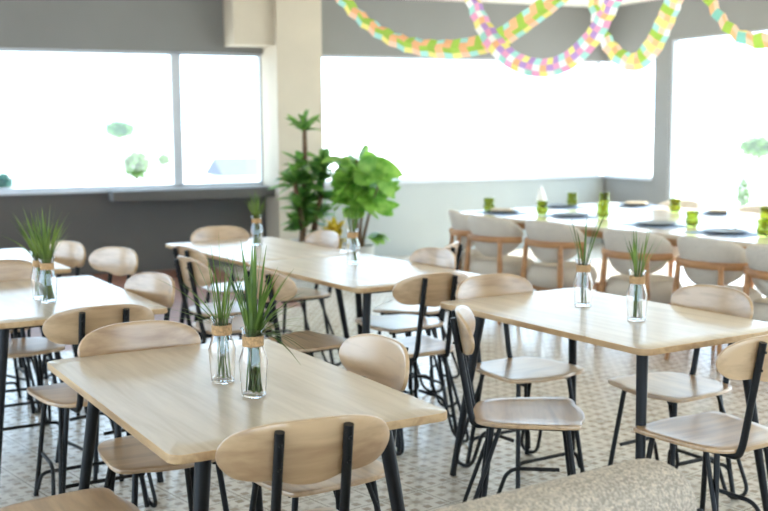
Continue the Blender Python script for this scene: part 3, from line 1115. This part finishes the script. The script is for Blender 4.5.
# ------------------------------------------------------------------ paper garlands
def garland(name, pix, depth, width, seglen, seq, label, twist0=0.0, twist=1.2, fold=.12):
    """Folded crepe chain hanging in a loop: short pleats in alternating papers, slowly twisting."""
    P = []
    for px, py in pix:
        d = FW + RT * ((px - W / 2) / F) - UP * ((py - H / 2) / F)
        P.append(CAM + d * (depth / d.y))
    # catmull-rom
    Q = []
    n = len(P)
    for i in range(n - 1):
        p0, p1, p2, p3 = P[max(0, i - 1)], P[i], P[i + 1], P[min(n - 1, i + 2)]
        for k in range(40):
            t = k / 40
            Q.append(.5 * ((2 * p1) + (-p0 + p2) * t + (2 * p0 - 5 * p1 + 4 * p2 - p3) * t * t + (-p0 + 3 * p1 - 3 * p2 + p3) * t ** 3))
    Q.append(P[-1])
    # resample
    S = [Q[0]]; acc = 0
    for a, b in zip(Q, Q[1:]):
        acc += (b - a).length
        if acc >= seglen: S.append(b); acc = 0
    names = []
    for row in seq:
        for c in row:
            if c not in names: names.append(c)
    bm = bmesh.new()
    view = Vector((0, -1, 0))
    prev = None
    rowsN = len(seq)
    for i, p in enumerate(S):
        a = S[max(0, i - 1)]; b = S[min(len(S) - 1, i + 1)]
        t = (b - a).normalized()
        side = t.cross(view).normalized()
        out = side.cross(t).normalized()
        tw = twist0 + .5 * math.sin(i * twist * .12)
        s2 = side * math.cos(tw) + out * math.sin(tw); o2 = out * math.cos(tw) - side * math.sin(tw)
        z = (fold * width * .5) * (1 if i % 2 else -1)
        ring = []
        for r in range(rowsN + 1):
            q = r / rowsN - .5
            ring.append(bm.verts.new(p + s2 * width * q + o2 * (z + .15 * width * math.cos(q * PI)) + t * (seglen * .5 * (2 * abs(q)))))
        if prev:
            for r in range(rowsN):
                f = bm.faces.new((prev[r], prev[r + 1], ring[r + 1], ring[r]))
                f.material_index = names.index(seq[r][i % len(seq[r])])
        prev = ring
    o = finish(name, bm, [PAPER[c] for c in names], None, smooth=False)
    tag(o, label, 'garland', 'paper garlands under the ceiling')
    return o


GD = 7.4
garland('paper_garland', [(302, -93), (318, -40), (330, -18), (343, -1), (362, 19), (385, 35), (410, 45), (440, 49), (470, 47), (500, 38), (530, 18), (556, -2), (585, -28), (610, -60), (628, -93)], GD, .13, .05,
        [['cyan', 'orange', 'green'], ['orange', 'orange', 'green'], ['orange', 'green', 'green'], ['peach', 'cyan', 'yellow']], 'orange and green crepe paper garland swooping in the widest loop', .35, 1.0)
garland('paper_garland', [(438, -99), (455, -50), (464, -22), (474, 4), (484, 27), (497, 46), (513, 60), (532, 67), (552, 67), (572, 58), (592, 38), (606, 15), (620, -12), (640, -45), (668, -99)], GD - .25, .12, .042,
        [['purple', 'cyan', 'pink', 'yellow'], ['pink', 'white', 'orange', 'purple'], ['cyan', 'pink', 'yellow', 'white']], 'pink and purple crepe paper garland with the deepest narrow loop', .3, 1.4)
garland('paper_garland', [(578, -90), (585, -50), (590, -22), (594, 4), (600, 28), (612, 49), (627, 61), (640, 60), (653, 46), (663, 26), (674, 0), (686, -30), (696, -55), (708, -90)], GD + .1, .13, .042,
        [['cyan', 'yellow', 'peach', 'green'], ['peach', 'yellow', 'orange', 'green'], ['white', 'peach', 'yellow', 'cyan']], 'yellow and peach crepe paper garland in a short loop before the corner', .3, 1.1)
garland('paper_garland', [(674, -106), (690, -55), (698, -28), (709, -2), (722, 20), (740, 36), (765, 41), (800, 36), (835, 10), (860, -30), (885, -106)], GD - .4, .14, .05,
        [['peach', 'green', 'peach', 'yellow'], ['orange', 'green', 'peach', 'teal'], ['peach', 'green', 'orange', 'teal']], 'green and peach crepe paper garland running out over the tall glazing', .3, .9)

# ------------------------------------------------------------------ outside
gm = bmesh.new(); box(gm, -300, 300, -150, 500, -1.0, -.14)
g = finish('ground', gm, MT['terrace'], None, smooth=False); g['kind'] = 'structure'


def bush(name, px, py, dist, wpx, hpx, mat, label, cat, trunk=False, group=None):
    x = (px - 384) / F * dist
    base = Vector((x, dist, -.14))
    dir_y = FW - UP * ((py - H / 2) / F)
    zc = CAMH + dist * dir_y.z / dir_y.y
    rw, rh = wpx / F * dist / 2, hpx / F * dist / 2
    root = empty(name, base, 0, label, cat, group)
    rg = random.Random(int(px))
    bm = bmesh.new()
    for k in range(700):
        v = Vector((rg.gauss(0, 1), rg.gauss(0, 1), rg.gauss(0, 1))).normalized() * rg.random() ** .33
        p = Vector((v.x * rw, v.y * rw, zc + .14 + v.z * rh))
        s = rw * .2
        d = Vector((rg.gauss(0, 1), rg.gauss(0, 1), rg.gauss(0, .6)))
        leaf(bm, p, d, s * 2, s * .7, .2, 'heart', .1, rg)
    finish('crown', bm, MT[mat], root, angle=180)
    bm = bmesh.new()
    tube(bm, [(0, 0, 0), (rw * .05, 0, (zc + .14) * .6), (0, 0, zc + .14 + rh * .3)], [rw * .12, rw * .09, rw * .04], 8)
    finish('trunk', bm, MT['bark'], root)


bush('garden_tree', 122, 127, 70, 28, 15, 'tree', 'pale round tree far off above the other trees, through the left-hand window', 'tree')
bush('garden_bush', 138, 162, 34, 26, 26, 'tree', 'pale yellow-green bush outside the window, left of its mullion', 'bush')
bush('garden_bush', 165, 158, 36, 13, 12, 'tree', 'small pale bush outside, close beside the window mullion', 'bush')
bush('garden_tree', 4, 180, 30, 18, 20, 'treeblue', 'blue-green tree at the edge of the window and of the frame', 'tree')
bush('garden_tree', 234, 168, 38, 15, 20, 'treeblue', 'dark green tree outside the window, just beside the cream pillar', 'tree')
bush('garden_tree', 757, 148, 30, 34, 16, 'tree', 'soft green tree beyond the tall glazing, at the frame edge', 'tree')
bush('garden_bush', 744, 196, 16, 14, 36, 'tree', 'yellowish shrub on the terrace behind the tall glazing', 'bush')
hb = empty('garden_house', ((240 - 384) / F * 30, 30, -.14), R(24), 'white house with a grey-blue roof outside, beside the cream pillar', 'house')
bm = bmesh.new(); box(bm, -.6, .6, -.8, .8, 0, .35); finish('wall', bm, MT['outwall'], hb, smooth=False)
bm = bmesh.new()
vs = [bm.verts.new(v) for v in ((-.72, -.95, .33), (.72, -.95, .33), (.72, .95, .33), (-.72, .95, .33), (-.7, 0, .8), (.7, 0, .8))]
for f in ((0, 1, 5, 4), (2, 3, 4, 5), (0, 4, 3), (1, 2, 5), (0, 3, 2, 1)): bm.faces.new([vs[i] for i in f])
finish('roof', bm, MT['outroof'], hb, smooth=False)
ob = empty('chimney_stack', ((531 - 384) / F * 40, 40, -.14), R(24), 'pale orange chimney-like block far outside, seen through the wide window', 'chimney')
bm = bmesh.new(); box(bm, -.24, .24, -.24, .24, 0, 1.9); finish('shaft', bm, MT['outwall'], ob, smooth=False)  # white colour stands in for overexposure, so the shaft fades into the bright view
bm = bmesh.new(); box(bm, -.27, .27, -.27, .27, 1.9, 2.5); finish('cap', bm, MT['sign'], ob, smooth=False)

# ------------------------------------------------------------------ light
wd = bpy.data.worlds.new('sky'); sc.world = wd
wd.use_nodes = True
bg = wd.node_tree.nodes['Background']
bg.inputs['Color'].default_value = (.60, .79, 1.0, 1)
bg.inputs['Strength'].default_value = 9.5
sd = bpy.data.lights.new('sun', 'SUN'); sd.energy = 22; sd.angle = R(1.0); sd.color = (1, .93, .82)
so = bpy.data.objects.new('sun', sd); COL.objects.link(so)
sdir = (-E1 * .78 + E2 * .05 + Vector((0, 0, -.60))).normalized()
so.rotation_euler = sdir.to_track_quat('-Z', 'Y').to_euler()
so.location = (20, 8, 15)
# warm fill lights added unseen below the ceiling to brighten the room
def fill_light(u, v):
    p = room_pt(u, v)
    ld = bpy.data.lights.new('added_fill', 'AREA'); ld.shape = 'DISK'; ld.size = .5; ld.energy = 3; ld.color = (1, .93, .84)
    lo = bpy.data.objects.new('added_fill', ld); COL.objects.link(lo)
    lo.location = (p.x, p.y, CEIL - .03)
for u in (-2.2, -5.2, -8.2, -11):
    for v in (3.5, 7, 10.5, 13.5): fill_light(u, v)

sc.view_settings.view_transform = 'Standard'
sc.view_settings.look = 'None'
sc.view_settings.exposure = -0.5
sc.view_settings.gamma = 1
sc.view_settings.use_curve_mapping = False
